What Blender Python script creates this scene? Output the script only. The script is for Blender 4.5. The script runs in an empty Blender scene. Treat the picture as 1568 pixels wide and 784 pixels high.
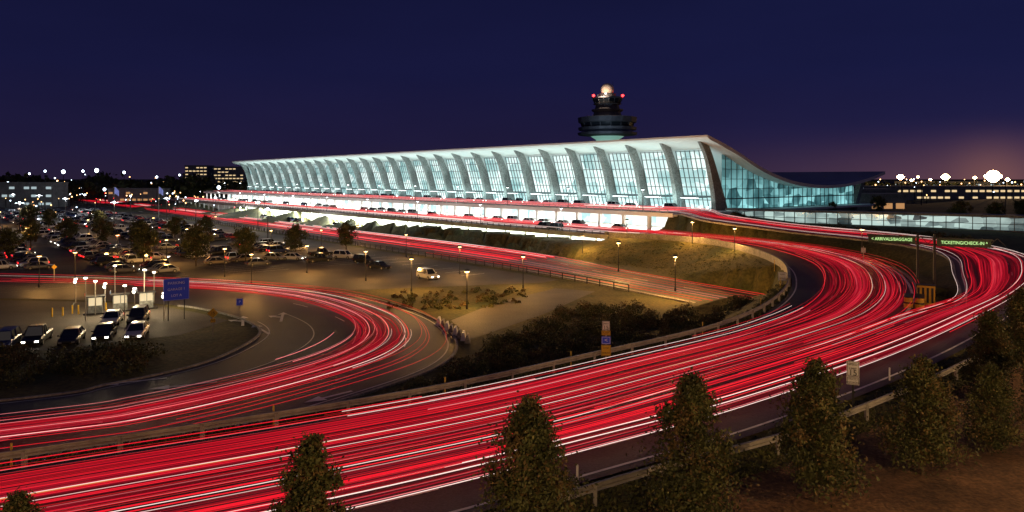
import bpy, math, random
import numpy as np
from mathutils import Vector, Matrix
from mathutils.kdtree import KDTree
random.seed(7); rng=np.random.default_rng(7)
S=bpy.context.scene
COL=S.collection
H=17.0; F=1100.0; HZ=273.0
def W(px,py,z=0.0):
    d=(H-z)*F/(py-HZ); return ((px-784)/F*d, d, z)
UX,UY=-0.633,0.774
O=(53.5,186.3); TANG=math.atan2(UY,UX)
def T(s,t,z=0.0): return (O[0]+UX*s-UY*t, O[1]+UY*s+UX*t, z)
def invT(x,y):
    dx,dy=x-O[0],y-O[1]; return dx*UX+dy*UY, -dx*UY+dy*UX
# ---------------------------------------------------------------- materials
def mat(name,c,rough=.7,metal=0,em=None,es=0,spec=.5):
    m=bpy.data.materials.new(name); m.use_nodes=True
    b=m.node_tree.nodes['Principled BSDF']
    b.inputs['Base Color'].default_value=(*c,1); b.inputs['Roughness'].default_value=rough
    b.inputs['Metallic'].default_value=metal; b.inputs['Specular IOR Level'].default_value=spec
    if em: b.inputs['Emission Color'].default_value=(*em,1); b.inputs['Emission Strength'].default_value=es
    return m
def nmat(name,c1,c2,scale,rough=.8,bump=0,fine=None,metal=0,spec=.4,big=None):
    m=mat(name,c1,rough,metal,spec=spec); nt=m.node_tree; N=nt.nodes; L=nt.links; b=N['Principled BSDF']
    tc=N.new('ShaderNodeTexCoord'); n=N.new('ShaderNodeTexNoise'); n.inputs['Scale'].default_value=scale
    n.inputs['Detail'].default_value=8; n.inputs['Roughness'].default_value=.65; L.new(tc.outputs['Object'],n.inputs['Vector'])
    r=N.new('ShaderNodeValToRGB'); r.color_ramp.elements[0].position=.35; r.color_ramp.elements[1].position=.65
    r.color_ramp.elements[0].color=(*c1,1); r.color_ramp.elements[1].color=(*c2,1)
    L.new(n.outputs['Fac'],r.inputs['Fac']); out=r.outputs['Color']
    if fine:
        n2=N.new('ShaderNodeTexNoise'); n2.inputs['Scale'].default_value=fine; n2.inputs['Detail'].default_value=4
        L.new(tc.outputs['Object'],n2.inputs['Vector'])
        mr=N.new('ShaderNodeMapRange'); mr.inputs[1].default_value=.3; mr.inputs[2].default_value=.7; mr.inputs[3].default_value=.55; mr.inputs[4].default_value=1.4
        L.new(n2.outputs['Fac'],mr.inputs[0])
        mx=N.new('ShaderNodeMix'); mx.data_type='RGBA'; mx.blend_type='MULTIPLY'; mx.inputs[0].default_value=1
        L.new(out,mx.inputs[6]); L.new(mr.outputs[0],mx.inputs[7]); out=mx.outputs[2]
    L.new(out,b.inputs['Base Color'])
    if bump:
        bp=N.new('ShaderNodeBump'); bp.inputs['Strength'].default_value=bump; bp.inputs['Distance'].default_value=.1
        nn=N.new('ShaderNodeTexNoise'); nn.inputs['Scale'].default_value=fine or scale*8; nn.inputs['Detail'].default_value=5
        L.new(tc.outputs['Object'],nn.inputs['Vector']); L.new(nn.outputs['Fac'],bp.inputs['Height']); L.new(bp.outputs[0],b.inputs['Normal'])
    return m
def emat(name,c,s,sampling=None):
    m=mat(name,(.02,.02,.02),.6,em=c,es=s)
    if sampling: m.cycles.emission_sampling=sampling
    return m
M={}
M['asphalt']=nmat('asphalt',(.024,.026,.032),(.050,.052,.058),.12,.60,.25,fine=9)
M['asphalt2']=nmat('lot_asphalt',(.042,.036,.030),(.10,.085,.07),.08,.75,.25,fine=6)
M['concrete']=nmat('concrete',(.20,.19,.17),(.34,.32,.29),.5,.8,.2,fine=5)
M['white']=nmat('white_concrete',(.70,.72,.72),(.8,.8,.78),.15,.6)
M['wcol']=nmat('column_concrete',(.17,.19,.19),(.27,.29,.29),.3,.75,.1,fine=3)
M['grass']=nmat('grass',(.026,.036,.010),(.12,.098,.030),.09,.95,1.0,fine=2.2)
M['mulch']=nmat('mulch',(.06,.032,.015),(.20,.11,.05),.35,.95,1.0,fine=6)
M['paint']=nmat('road_paint',(.5,.5,.48),(.75,.75,.72),1.2,.6)
M['ypaint']=nmat('yellow_paint',(.5,.33,.05),(.7,.45,.08),1.2,.6)
M['steel']=nmat('galvanised_steel',(.26,.25,.22),(.4,.38,.34),2,.5,metal=.1)
M['dark']=mat('dark_metal',(.03,.03,.032),.5,.3)
M['bark']=nmat('bark',(.05,.035,.022),(.11,.08,.05),5,.9,.5,fine=20)
M['glassd']=mat('dark_glass',(.015,.02,.025),.08,.0,spec=.8)
M['tyre']=mat('tyre',(.02,.02,.02),.85)
M['yellow']=nmat('yellow_sign',(.55,.34,.02),(.7,.42,.04),3,.5)
M['signw']=nmat('sign_white',(.62,.62,.6),(.8,.8,.78),3,.5)
M['signb']=mat('sign_blue',(.02,.05,.35),.5,em=(.03,.05,.5),es=.10)
M['mull']=mat('mullion',(.10,.13,.14),.5,.4)
def leafm(n,c,tr=.25):
    m=nmat(n,tuple(x*.6 for x in c),tuple(x*1.4 for x in c),1.3,.7); return m
LE=[leafm('leaf_dark',(.036,.044,.012)),leafm('leaf_mid',(.07,.078,.022)),leafm('leaf_brown',(.115,.078,.028)),leafm('leaf_light',(.13,.125,.04))]
E={'red':emat('trail_red',(1,.010,.028),.95,'NONE'),'deep':emat('trail_deep_red',(.65,.004,.015),.6,'NONE'),
 'pink':emat('trail_pink',(1,.24,.25),1.0,'NONE'),'white':emat('trail_white',(1,.74,.66),1.25,'NONE'),'amber':emat('trail_amber',(1,.33,.10),.8,'NONE'),
 'warm':emat('lamp_warm',(1,.62,.25),9),'cold':emat('lamp_cold',(.8,.92,1),14),'far':emat('far_light_warm',(1,.52,.20),6,'NONE'),
 'farw':emat('far_light_white',(.70,.83,1),7,'NONE'),'tail':emat('tail_light',(1,.02,.02),6,'NONE'),'head':emat('head_light',(1,.93,.8),12,'NONE'),
 'redb':emat('beacon_red',(1,.02,.02),12,'NONE'),'big':emat('floodlight',(1,.60,.26),60,'NONE'),'text':emat('led_text',(.62,1,.35),1.0,'NONE')}
# ---------------------------------------------------------------- mesh builder
class MB:
    def __init__(s): s.v=[];s.f=[];s.m=[]
    def add(s,vs,fs,mi=0):
        o=len(s.v); s.v+=[tuple(p) for p in vs]; s.f+=[tuple(i+o for i in f) for f in fs]; s.m+=[mi]*len(fs)
    def box(s,x0,x1,y0,y1,z0,z1,mi=0):
        s.add([(x0,y0,z0),(x1,y0,z0),(x1,y1,z0),(x0,y1,z0),(x0,y0,z1),(x1,y0,z1),(x1,y1,z1),(x0,y1,z1)],
              [(3,2,1,0),(4,5,6,7),(0,1,5,4),(1,2,6,5),(2,3,7,6),(3,0,4,7)],mi)
    def cyl(s,p,q,r0,r1,n=8,mi=0):
        p=Vector(p);q=Vector(q);d=(q-p).normalized(); a=d.orthogonal().normalized(); b=d.cross(a)
        vs=[];
        for c,r in((p,r0),(q,r1)):
            for i in range(n):
                t=2*math.pi*i/n; vs.append(c+a*(r*math.cos(t))+b*(r*math.sin(t)))
        fs=[(i,(i+1)%n,n+(i+1)%n,n+i) for i in range(n)]+[tuple(range(n-1,-1,-1)),tuple(range(n,2*n))]
        s.add(vs,fs,mi)
    def beam(s,p,q,w,h,mi=0):
        p=Vector(p);q=Vector(q);d=(q-p).normalized(); up=Vector((0,0,1))
        if abs(d.z)>.95: up=Vector((0,1,0))
        a=d.cross(up).normalized()*w/2; b=a.cross(d).normalized()*h/2
        vs=[c+x*a+y*b for c in(p,q) for x,y in((-1,-1),(1,-1),(1,1),(-1,1))]
        s.add(vs,[(0,1,5,4),(1,2,6,5),(2,3,7,6),(3,0,4,7),(3,2,1,0),(4,5,6,7)],mi)
    def lathe(s,prof,n=24,mi=0,c=(0,0)):
        vs=[];k=len(prof)
        for r,z in prof:
            for i in range(n):
                t=2*math.pi*i/n; vs.append((c[0]+r*math.cos(t),c[1]+r*math.sin(t),z))
        fs=[(j*n+i,j*n+(i+1)%n,(j+1)*n+(i+1)%n,(j+1)*n+i) for j in range(k-1) for i in range(n)]
        s.add(vs,fs,mi)
    def sphere(s,c,r,mi=0,n=10):
        prof=[(max(.001,r*math.sin(math.pi*i/n)),-r*math.cos(math.pi*i/n)) for i in range(n+1)]
        o=len(s.v); s.lathe(prof,n,mi)
        s.v[o:]=[(x+c[0],y+c[1],z+c[2]) for x,y,z in s.v[o:]]
    def leaves(s,C,size,mis):
        n=len(C)
        d=rng.normal(size=(n,3)); d/=np.linalg.norm(d,axis=1)[:,None]
        e=np.cross(d,rng.normal(size=(n,3))); e/=np.linalg.norm(e,axis=1)[:,None]
        sz=size*rng.uniform(.6,1.3,(n,1)); d=d*sz; e=e*sz*.55
        V=np.stack([C-d,C-e,C+d,C+e],1).reshape(-1,3)
        o=len(s.v); s.v+=list(map(tuple,V.tolist()))
        s.f+=[(o+4*i,o+4*i+1,o+4*i+2,o+4*i+3) for i in range(n)]
        s.m+=list(mis)
    def mesh(s,name,mats):
        me=bpy.data.meshes.new(name); me.from_pydata(s.v,[],s.f)
        for m in mats: me.materials.append(m)
        me.polygons.foreach_set('material_index',s.m); me.update(); return me
    def obj(s,name,mats,loc=(0,0,0),rz=0,parent=None,smooth=False):
        me=s.mesh(name,mats)
        if smooth: me.polygons.foreach_set('use_smooth',[True]*len(me.polygons))
        return inst(name,me,loc,rz,parent)
def inst(name,me,loc=(0,0,0),rz=0,parent=None,sc=1):
    o=bpy.data.objects.new(name,me); COL.objects.link(o); o.location=loc; o.rotation_euler=(0,0,rz); o.scale=(sc,)*3
    if parent: o.parent=parent
    return o
def empty(name,loc=(0,0,0),rz=0):
    return inst(name,None,loc,rz)
def light(name,kind,loc,e,col,parent=None,**k):
    l=bpy.data.lights.new(name,kind); l.energy=e; l.color=col
    for a,b in k.items(): setattr(l,a,b)
    o=bpy.data.objects.new(name,l); COL.objects.link(o); o.location=loc
    if parent: o.parent=parent
    return o
# ---------------------------------------------------------------- camera & world
cam=bpy.data.cameras.new('camera'); co=bpy.data.objects.new('camera',cam); COL.objects.link(co)
co.location=(0,0,H); co.rotation_euler=(math.pi/2,0,0); cam.lens=36*F/1568; cam.shift_y=-(392-HZ)/1568; cam.clip_end=20000; S.camera=co
S.view_settings.view_transform='Standard'; S.view_settings.look='None'; S.view_settings.exposure=0
w=bpy.data.worlds.new('World'); S.world=w; w.use_nodes=True; nt=w.node_tree; N=nt.nodes; L=nt.links; bg=N['Background']
tc=N.new('ShaderNodeTexCoord'); sx=N.new('ShaderNodeSeparateXYZ'); L.new(tc.outputs['Generated'],sx.inputs[0])
cr=N.new('ShaderNodeValToRGB'); L.new(sx.outputs['Z'],cr.inputs['Fac'])
e=cr.color_ramp.elements; e[0].position=0; e[0].color=(.020,.013,.036,1); e[1].position=.28; e[1].color=(.0060,.0070,.036,1)
x=cr.color_ramp.elements.new(.05); x.color=(.0130,.0102,.042,1); x=cr.color_ramp.elements.new(.14); x.color=(.0082,.0086,.043,1)
def dotn(v):
    vm=N.new('ShaderNodeVectorMath'); vm.operation='DOT_PRODUCT'; vm.inputs[1].default_value=v; L.new(tc.outputs['Generated'],vm.inputs[0]); return vm.outputs['Value']
def glow(pw,c,src):
    a=N.new('ShaderNodeMath'); a.operation='MAXIMUM'; a.inputs[1].default_value=0; L.new(src,a.inputs[0])
    p=N.new('ShaderNodeMath'); p.operation='POWER'; p.inputs[1].default_value=pw; L.new(a.outputs[0],p.inputs[0])
    m=N.new('ShaderNodeVectorMath'); m.operation='SCALE'; m.inputs[0].default_value=c; L.new(p.outputs[0],m.inputs['Scale']); return m.outputs[0]
hzf=N.new('ShaderNodeMapRange'); hzf.interpolation_type='SMOOTHERSTEP'; hzf.inputs[1].default_value=-.02; hzf.inputs[2].default_value=.085; hzf.inputs[3].default_value=1; hzf.inputs[4].default_value=0; L.new(sx.outputs['Z'],hzf.inputs[0])
cur=cr.outputs['Color']
gd=dotn((.556,.831,.0)); gl=dotn((.85,.35,.15))
for pw,c,haze,src in((12,(.032,.014,.018),1,gd),(110,(.055,.021,.010),1,gd),(1500,(.10,.04,.014),0,gd),(4,(.003,.006,.030),0,gl)):
    o_=glow(pw,c,src)
    if haze:
        m=N.new('ShaderNodeVectorMath'); m.operation='SCALE'; L.new(o_,m.inputs[0]); L.new(hzf.outputs[0],m.inputs['Scale']); o_=m.outputs[0]
    ad=N.new('ShaderNodeVectorMath'); ad.operation='ADD'; L.new(cur,ad.inputs[0]); L.new(o_,ad.inputs[1]); cur=ad.outputs[0]
cn=N.new('ShaderNodeTexNoise'); cn.inputs['Scale'].default_value=2.2; cn.inputs['Detail'].default_value=4
mp=N.new('ShaderNodeMapping'); mp.inputs['Scale'].default_value=(1,1,4); L.new(tc.outputs['Generated'],mp.inputs[0]); L.new(mp.outputs[0],cn.inputs['Vector'])
mr=N.new('ShaderNodeMapRange'); mr.inputs[3].default_value=.75; mr.inputs[4].default_value=1.25; L.new(cn.outputs['Fac'],mr.inputs[0])
sc=N.new('ShaderNodeVectorMath'); sc.operation='SCALE'; L.new(cur,sc.inputs[0]); L.new(mr.outputs[0],sc.inputs['Scale'])
L.new(sc.outputs[0],bg.inputs['Color']); bg.inputs['Strength'].default_value=1.0
ambient_fill=light('ambient_fill','SUN',(0,0,100),.05,(1,.82,.7),angle=math.radians(25)); ambient_fill.rotation_euler=(math.radians(35),0,math.radians(-20))  # dim directional fill added to lift the night ambient, no actual sun
# ---------------------------------------------------------------- roads
def crom(P,n):
    P=np.array(P,float); k=len(P); out=[]
    for u in np.linspace(0,k-1,n):
        i=min(int(u),k-2); f=u-i
        p0=P[max(i-1,0)];p1=P[i];p2=P[i+1];p3=P[min(i+2,k-1)]
        out.append(.5*((2*p1)+(-p0+p2)*f+(2*p0-5*p1+4*p2-p3)*f*f+(-p0+3*p1-3*p2+p3)*f**3))
    return np.array(out)
class Road:
    def __init__(s,rows,n):
        s.D=crom([(a[0],a[1],b[0],b[1],z) for a,b,z in rows],n); s.n=n; s.k=len(rows)-1
        c=(s.D[:,:2]+s.D[:,2:4])/2; s.len=np.concatenate([[0],np.cumsum(np.linalg.norm(np.diff(c,axis=0),axis=1))])
    def p(s,i,v,dz=0):
        d=s.D[i]; return (d[0]*(1-v)+d[2]*v, d[1]*(1-v)+d[3]*v, d[4]+dz)
    def at(s,u): return int(round(u/s.k*(s.n-1)))
    def sheet(s,name,m,dz=0,i0=0,i1=None,v0=0,v1=1,cross=6):
        i1=i1 or s.n; mb=MB(); vs=[s.p(i,v0+(v1-v0)*j/cross,dz) for i in range(i0,i1) for j in range(cross+1)]
        c=cross+1; fs=[(a*c+j,a*c+j+1,(a+1)*c+j+1,(a+1)*c+j) for a in range(i1-i0-1) for j in range(cross)]
        mb.add(vs,fs); o=mb.obj(name,[m]); me=o.data; uv=me.uv_layers.new(name='UVMap'); arr=[]
        for f in me.polygons:
            for vi in f.vertices: a,j=divmod(vi,c); arr+= [s.len[i0+a],j/cross]
        uv.data.foreach_set('uv',arr); return o
    def line(s,mb,v,wd,dz,i0,i1,dash=0,mi=0):
        for i in range(i0,i1-1):
            if dash and (s.len[i]%12)>dash: continue
            a=np.array(s.p(i,v,dz)); b=np.array(s.p(i+1,v,dz)); d=b-a; d/=np.linalg.norm(d)+1e-9; nn=np.array([-d[1],d[0],0])*wd/2
            mb.add([a-nn,b-nn,b+nn,a+nn],[(0,1,2,3)],mi)
def t2(s,t): return T(s,t)[:2]
A=Road([((-75,2),(-70,-6),4.3),((-48,17),(-44.2,10),4.3),((-22,31.1),(-18.2,24),4.3),((-11.8,36.6),(-7.5,29.8),4.3),((-3.2,42),(1.5,35.3),4.3),((5.1,48.7),(10.5,42.3),4.3),
 ((17,59),(22.8,52.5),4.3),((26,71),(34,63),4.3),((33.5,86),(44,78),4.3),((39.5,105),(53,99),4.3),((41,125),(54.5,118),4.3),((38.5,140),(50.5,134),4.3),((31.5,150),(43,149),4.3),
 (t2(0,43),t2(-2,29),4.3),(t2(20,43),t2(20,29),4.3),(t2(60,43),t2(60,29),4.3),(t2(140,43),t2(140,29),4.3),(t2(240,43),t2(240,29),4.3),(t2(360,43),t2(360,29),4.3)],700)
B=Road([((-70,-6),(-66,-13),4.3),((-44.2,10),(-41.5,4),4.3),((-18.2,24),(-15.5,19.5),4.3),((-7.5,29.8),(-4.2,25.5),4.3),((1.5,35.3),(4.6,31),4.3),((10.5,42.3),(13.5,36.7),4.3),((22.8,52.5),(27,47.5),4.3),
 ((34,63),(41,60.5),4.3),((46,74),(56,76),4.3),((57,92),(69,89),4.5),((66,108),(80,106),4.8),((69,120),(82,123),5.1),((65,131),(76,138),5.6),((56,138),(63,149),6.3),((48,143),(54,155),7.2),
 ((41,151),(49.5,163),8.0),(t2(-6,24),t2(-6,9),8.65),(t2(6,24),t2(6,9),8.7),(t2(60,24),t2(60,9),8.7),(t2(140,24),t2(140,9),8.7),(t2(240,24),t2(240,9),8.7),(t2(346,24),t2(346,9),8.7)],700)
C=Road([((-75,40),(-66,26),0),((-39,54.5),(-30,42),0),((-33,59),(-21,46.5),0),((-28.5,65),(-11.6,57),0),((-27,72),(-6.5,66),0),((-27.5,79),(-6.3,76),0),((-31,85),(-11,89),0),((-37,91),(-24,105),0),
 ((-45,96),(-42,114.5),0),((-60,100),(-59,119),0),((-90,103),(-88,124),0),((-160,108),(-160,130),0)],400)
D=Road([(t2(-80,84),t2(-80,70),0),(t2(-60,80),t2(-60,66),0),(t2(-38,77),t2(-38,62.5),0),(t2(-20,75),t2(-20,59),0),(t2(0,74),t2(0,53),0),(t2(30,74),t2(30,50),0),(t2(90,74),t2(90,50),0),(t2(180,74),t2(180,50),0),(t2(330,74),t2(330,50),0),(t2(620,74),t2(620,50),0)],300)
A.sheet('arrivals_road',M['asphalt'],.0,cross=8); B.sheet('departures_road',M['asphalt'],.012,cross=8)
C.sheet('exit_loop_road',M['asphalt'],.03,cross=8); D.sheet('lower_road',M['asphalt2'],.03,cross=8)
mk=MB()
g=B.at(7)
A.line(mk,.04,.15,.02,0,A.n); A.line(mk,.965,.30,.02,A.at(6.9),A.at(13))
A.line(mk,.36,.13,.02,0,A.at(13),dash=3.5); A.line(mk,.68,.13,.02,0,A.at(13),dash=3.5)
B.line(mk,.90,.16,.03,0,B.n); B.line(mk,.05,.22,.03,g,B.n); B.line(mk,.05,.12,.03,0,g,dash=3.5); B.line(mk,.5,.13,.03,0,B.n,dash=3.5)
C.line(mk,.97,.15,.05,0,C.n); C.line(mk,.5,.13,.05,0,C.at(7),dash=3.5); C.line(mk,.76,.13,.05,0,C.n,dash=3.5); C.line(mk,.04,.13,.05,0,C.at(6)); C.line(mk,.28,.13,.05,C.at(2),C.at(6.5))
D.line(mk,.05,.15,.05,0,D.n); D.line(mk,.95,.15,.05,0,D.n); D.line(mk,.35,.13,.05,0,D.n,dash=3.5); D.line(mk,.65,.13,.05,0,D.n,dash=3.5)
def arrow(px,py,z,ang,L_=5,turn=0):
    x,y,_=W(px,py,z); c,s=math.cos(ang),math.sin(ang)
    def q(a,b): return (x+a*c-b*s,y+a*s+b*c,z+.06)
    mk.add([q(-L_/2,-.16),q(L_/2-1.4,-.16),q(L_/2-1.4,.16),q(-L_/2,.16)],[(0,1,2,3)])
    mk.add([q(L_/2-1.4,-.65),q(L_/2+.2,0),q(L_/2-1.4,.65)],[(0,1,2)])
    if turn: mk.add([q(-.4,.12),q(.2,.12),q(.6,.9),q(.3,1.1)],[(0,1,2,3)]); mk.add([q(.0,1.3),q(1.0,.55),q(1.2,1.7)],[(0,1,2)])
for a in((432,486,0,math.radians(105),6,1),(372,492,0,math.radians(110),6,1),(400,505,0,math.radians(125),6,0),(282,591,0,math.radians(205),5,0),(505,608,0,math.radians(225),4,0),(25,664,0,math.radians(205),5,1),(185,641,0,math.radians(207),5,0),(330,600,0,math.radians(212),5,0),(205,585,0,math.radians(205),5,0)): arrow(*a)
mk.obj('road_markings',[M['paint']])
# ---------------------------------------------------------------- terrain
def kd_of(R,cross=10):
    k=KDTree(R.n*(cross+1)); 
    for i in range(R.n):
        for j in range(cross+1):
            p=R.p(i,j/cross); k.insert((p[0],p[1],0),i)
    k.balance(); return k
kA,kB,kD=kd_of(A),kd_of(B),kd_of(D)
br=[B.p(i,1)[:2] for i in range(0,B.at(16),4)]
rp=[(-400,-200)]+br+[t2(-6,-5),(5000,5200),(5000,-200)]
def inpoly(x,y,P):
    r=False;j=len(P)-1
    for i in range(len(P)):
        a,b=P[i],P[j]
        if (a[1]>y)!=(b[1]>y) and x<(b[0]-a[0])*(y-a[1])/(b[1]-a[1])+a[0]: r=not r
        j=i
    return r
def hz(x,y):
    s,t=invT(x,y)
    inr=inpoly(x,y,rp)
    if inr: base=4.1+2.3*min(1,max(0,(y-105)/50))
    elif (t<30 and s>-8) or t<0: base=4.1
    else: base=-.03
    if abs(x)>160 or y>450: return base
    _,ia,da=kA.find((x,y,0)); _,ib,db=kB.find((x,y,0)); _,_,dd=kD.find((x,y,0))
    za=A.D[ia][4]; zb=B.D[ib][4]
    if s>-2 and t>-6 and (t<46): return -.6 if t>30 else 3.9
    if da<1.1: return za-.14
    if db<1.1: return zb-.14
    if dd<1.0 and da>1.6: return -.04
    h=base
    sl=.33 if (y>88 and not inr) else .5
    h=max(h,za-.14-sl*max(0,da-1.4),zb-.14-(.8 if not inr else .12)*max(0,db-1.4))
    if da<20: h=min(h,za-.14+.7*max(0,da-1.1))
    return h
def axis(a,b,st,lo,hi,k):
    c=list(np.arange(a,b,st)); f=np.geomspace(st*1.5,hi-b,k); r=np.geomspace(st*1.5,a-lo,k)
    return [a-q for q in r[::-1]]+c+[b+q for q in f]
xs=axis(-80,110,1.5,-6000,6000,24); ys=axis(-5,200,1.5,-200,9000,26)
vs=[(x,y,hz(x,y)) for y in ys for x in xs]; nx=len(xs)
mb=MB(); mb.add(vs,[(j*nx+i,j*nx+i+1,(j+1)*nx+i+1,(j+1)*nx+i) for j in range(len(ys)-1) for i in range(nx-1)])
mb.obj('ground',[M['grass']],smooth=True)
def flat(name,P,z,m):
    mb=MB(); mb.add([(x,y,z) for x,y in P],[tuple(range(len(P)))]); return mb.obj(name,[m])
flat('parking_lot',[(-600,132),(-160,131),(-88,125),(-59,120.5),(-42,116),(-25,109),(-10,113),(5,117),t2(-22,77),t2(400,77),(-600,560)],.0,M['asphalt2'])
flat('plaza_pavement',[(-120,72),(-46,71),(-36,78),(-34,86),(-40,91),(-48,96.5),(-62,99.5),(-120,104)],.0,M['asphalt2'])
flat('driveway',[(-7.3,86),(-2.1,98.4),(6.7,111),(12.5,108),(4,90),(-4.4,75.7)],.0,M['asphalt2'])
lm=MB()
for row in range(11):
    t=92+row*17+2.7
    for s in np.arange(20,330,2.75):
        if int(s/2.75)%15 in(0,1): continue
        lm.add([T(s,t-5.2,.03),T(s+.12,t-5.2,.03),T(s+.12,t+5.2,.03),T(s,t+5.2,.03)],[(0,1,2,3)])
for i in range(9):
    lm.add([T(-8+i*5,82,.03),T(-7.85+i*5,82,.03),T(-7.85+i*5,87,.03),T(-8+i*5,87,.03)],[(0,1,2,3)])
lm.obj('parking_bay_lines',[M['paint']])
mu=MB(); rows=[]
for i in range(B.at(1.2),B.at(9.2),3):
    p=np.array(B.p(i,1)); q=np.array(B.p(i,0)); d=(p-q)[:2]; d/=np.linalg.norm(d)
    rows.append([(p[0]+d[0]*k,p[1]+d[1]*k,4.215) for k in (3.0,7,14,24)])
vs=[p for r in rows for p in r]; mu.add(vs,[(a*4+j,a*4+j+1,(a+1)*4+j+1,(a+1)*4+j) for a in range(len(rows)-1) for j in range(3)])
mu.obj('mulch_bed',[M['mulch']])
def kerb(name,pts,w_=.3,h=.15,m=None,z0=-.2):
    mb=MB(); n=len(pts); vs=[]
    for i,p in enumerate(pts):
        a=np.array(pts[max(i-1,0)]);b=np.array(pts[min(i+1,n-1)]); d=(b-a)[:2]; d/=np.linalg.norm(d)+1e-9; nn=np.array([-d[1],d[0]])*w_/2
        for sg,zz in((-1,z0),(-1,h),(1,h),(1,z0)): vs.append((p[0]+nn[0]*sg,p[1]+nn[1]*sg,p[2]+zz))
    mb.add(vs,[(i*4+j,i*4+(j+1)%4,(i+1)*4+(j+1)%4,(i+1)*4+j) for i in range(n-1) for j in range(4)]+[(3,2,1,0),(4*n-4,4*n-3,4*n-2,4*n-1)])
    return mb.obj(name,[m or M['concrete']])
kerb('kerb',[C.p(i,-.01) for i in range(0,C.at(8),2)]); kerb('kerb',[C.p(i,1.012) for i in range(0,C.n,2)])
kerb('kerb',[D.p(i,-.012) for i in range(0,D.n,3)])
kerb('kerb',[B.p(i,-.02) for i in range(B.at(8.2),B.at(16),2)]); kerb('kerb',[A.p(i,1.01) for i in range(A.at(8),A.at(12.7),2)])
kerb('concrete_parapet',[A.p(i,-.025) for i in range(A.at(7.9),A.at(13),2)],.35,.95,M['concrete'],-3.6)
def guardrail(R,v,i0,i1,name='guardrail',h=.75):
    mb=MB(); pts=[R.p(i,v) for i in range(i0,i1,2)]
    prof=[(-.04,.0),(.05,.07),(-.03,.155),(.05,.24),(-.04,.31)]
    vs=[];n=len(pts)
    for i,p in enumerate(pts):
        a=np.array(pts[max(i-1,0)]);b=np.array(pts[min(i+1,n-1)]); d=(b-a)[:2]; d/=np.linalg.norm(d)+1e-9; nn=np.array([-d[1],d[0]])
        for o_,zz in prof: vs.append((p[0]+nn[0]*o_,p[1]+nn[1]*o_,p[2]+h-.31+zz))
    mb.add(vs,[(i*5+j,i*5+j+1,(i+1)*5+j+1,(i+1)*5+j) for i in range(n-1) for j in range(4)])
    for k in range(n-1): mb.beam(Vector(pts[k])+Vector((0,0,h)),Vector(pts[k+1])+Vector((0,0,h)),.12,.04)
    last=-9
    for i in range(i0,i1):
        if R.len[i]-last>3.6:
            last=R.len[i]; p=R.p(i,v); mb.box(p[0]-.07,p[0]+.07,p[1]-.07,p[1]+.16,p[2]-.6,p[2]+h-.06)
    return mb.obj(name,[M['steel']])
guardrail(A,-.03,A.at(.8),A.at(8)); guardrail(B,1.32,B.at(2.6),B.at(6.9))
def balus(P,name,m,step=2.4,h=1.0):
    mb=MB()
    for a,b in zip(P[:-1],P[1:]):
        a=Vector(a);b=Vector(b); mb.beam(a+Vector((0,0,h)),b+Vector((0,0,h)),.14,.14); mb.beam(a+Vector((0,0,h*.55)),b+Vector((0,0,h*.55)),.06,.08); mb.beam(a+Vector((0,0,h*.25)),b+Vector((0,0,h*.25)),.06,.08)
        n=max(1,int((b-a).length/step))
        for i in range(n): p=a.lerp(b,i/n); mb.box(p.x-.08,p.x+.08,p.y-.08,p.y+.08,p.z,p.z+h)
    return mb.obj(name,[m])
balus([T(-2,43.6,4.5),T(360,43.6,4.5)],'balustrade',M['dark'],h=.8)
balus([T(-4,25.6,8.7),T(350,25.6,8.7)],'balustrade',M['steel'])
balus([D.p(i,-.06) for i in range(D.at(2),D.at(8),12)],'lot_fence',M['dark'],h=1.1)
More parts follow.
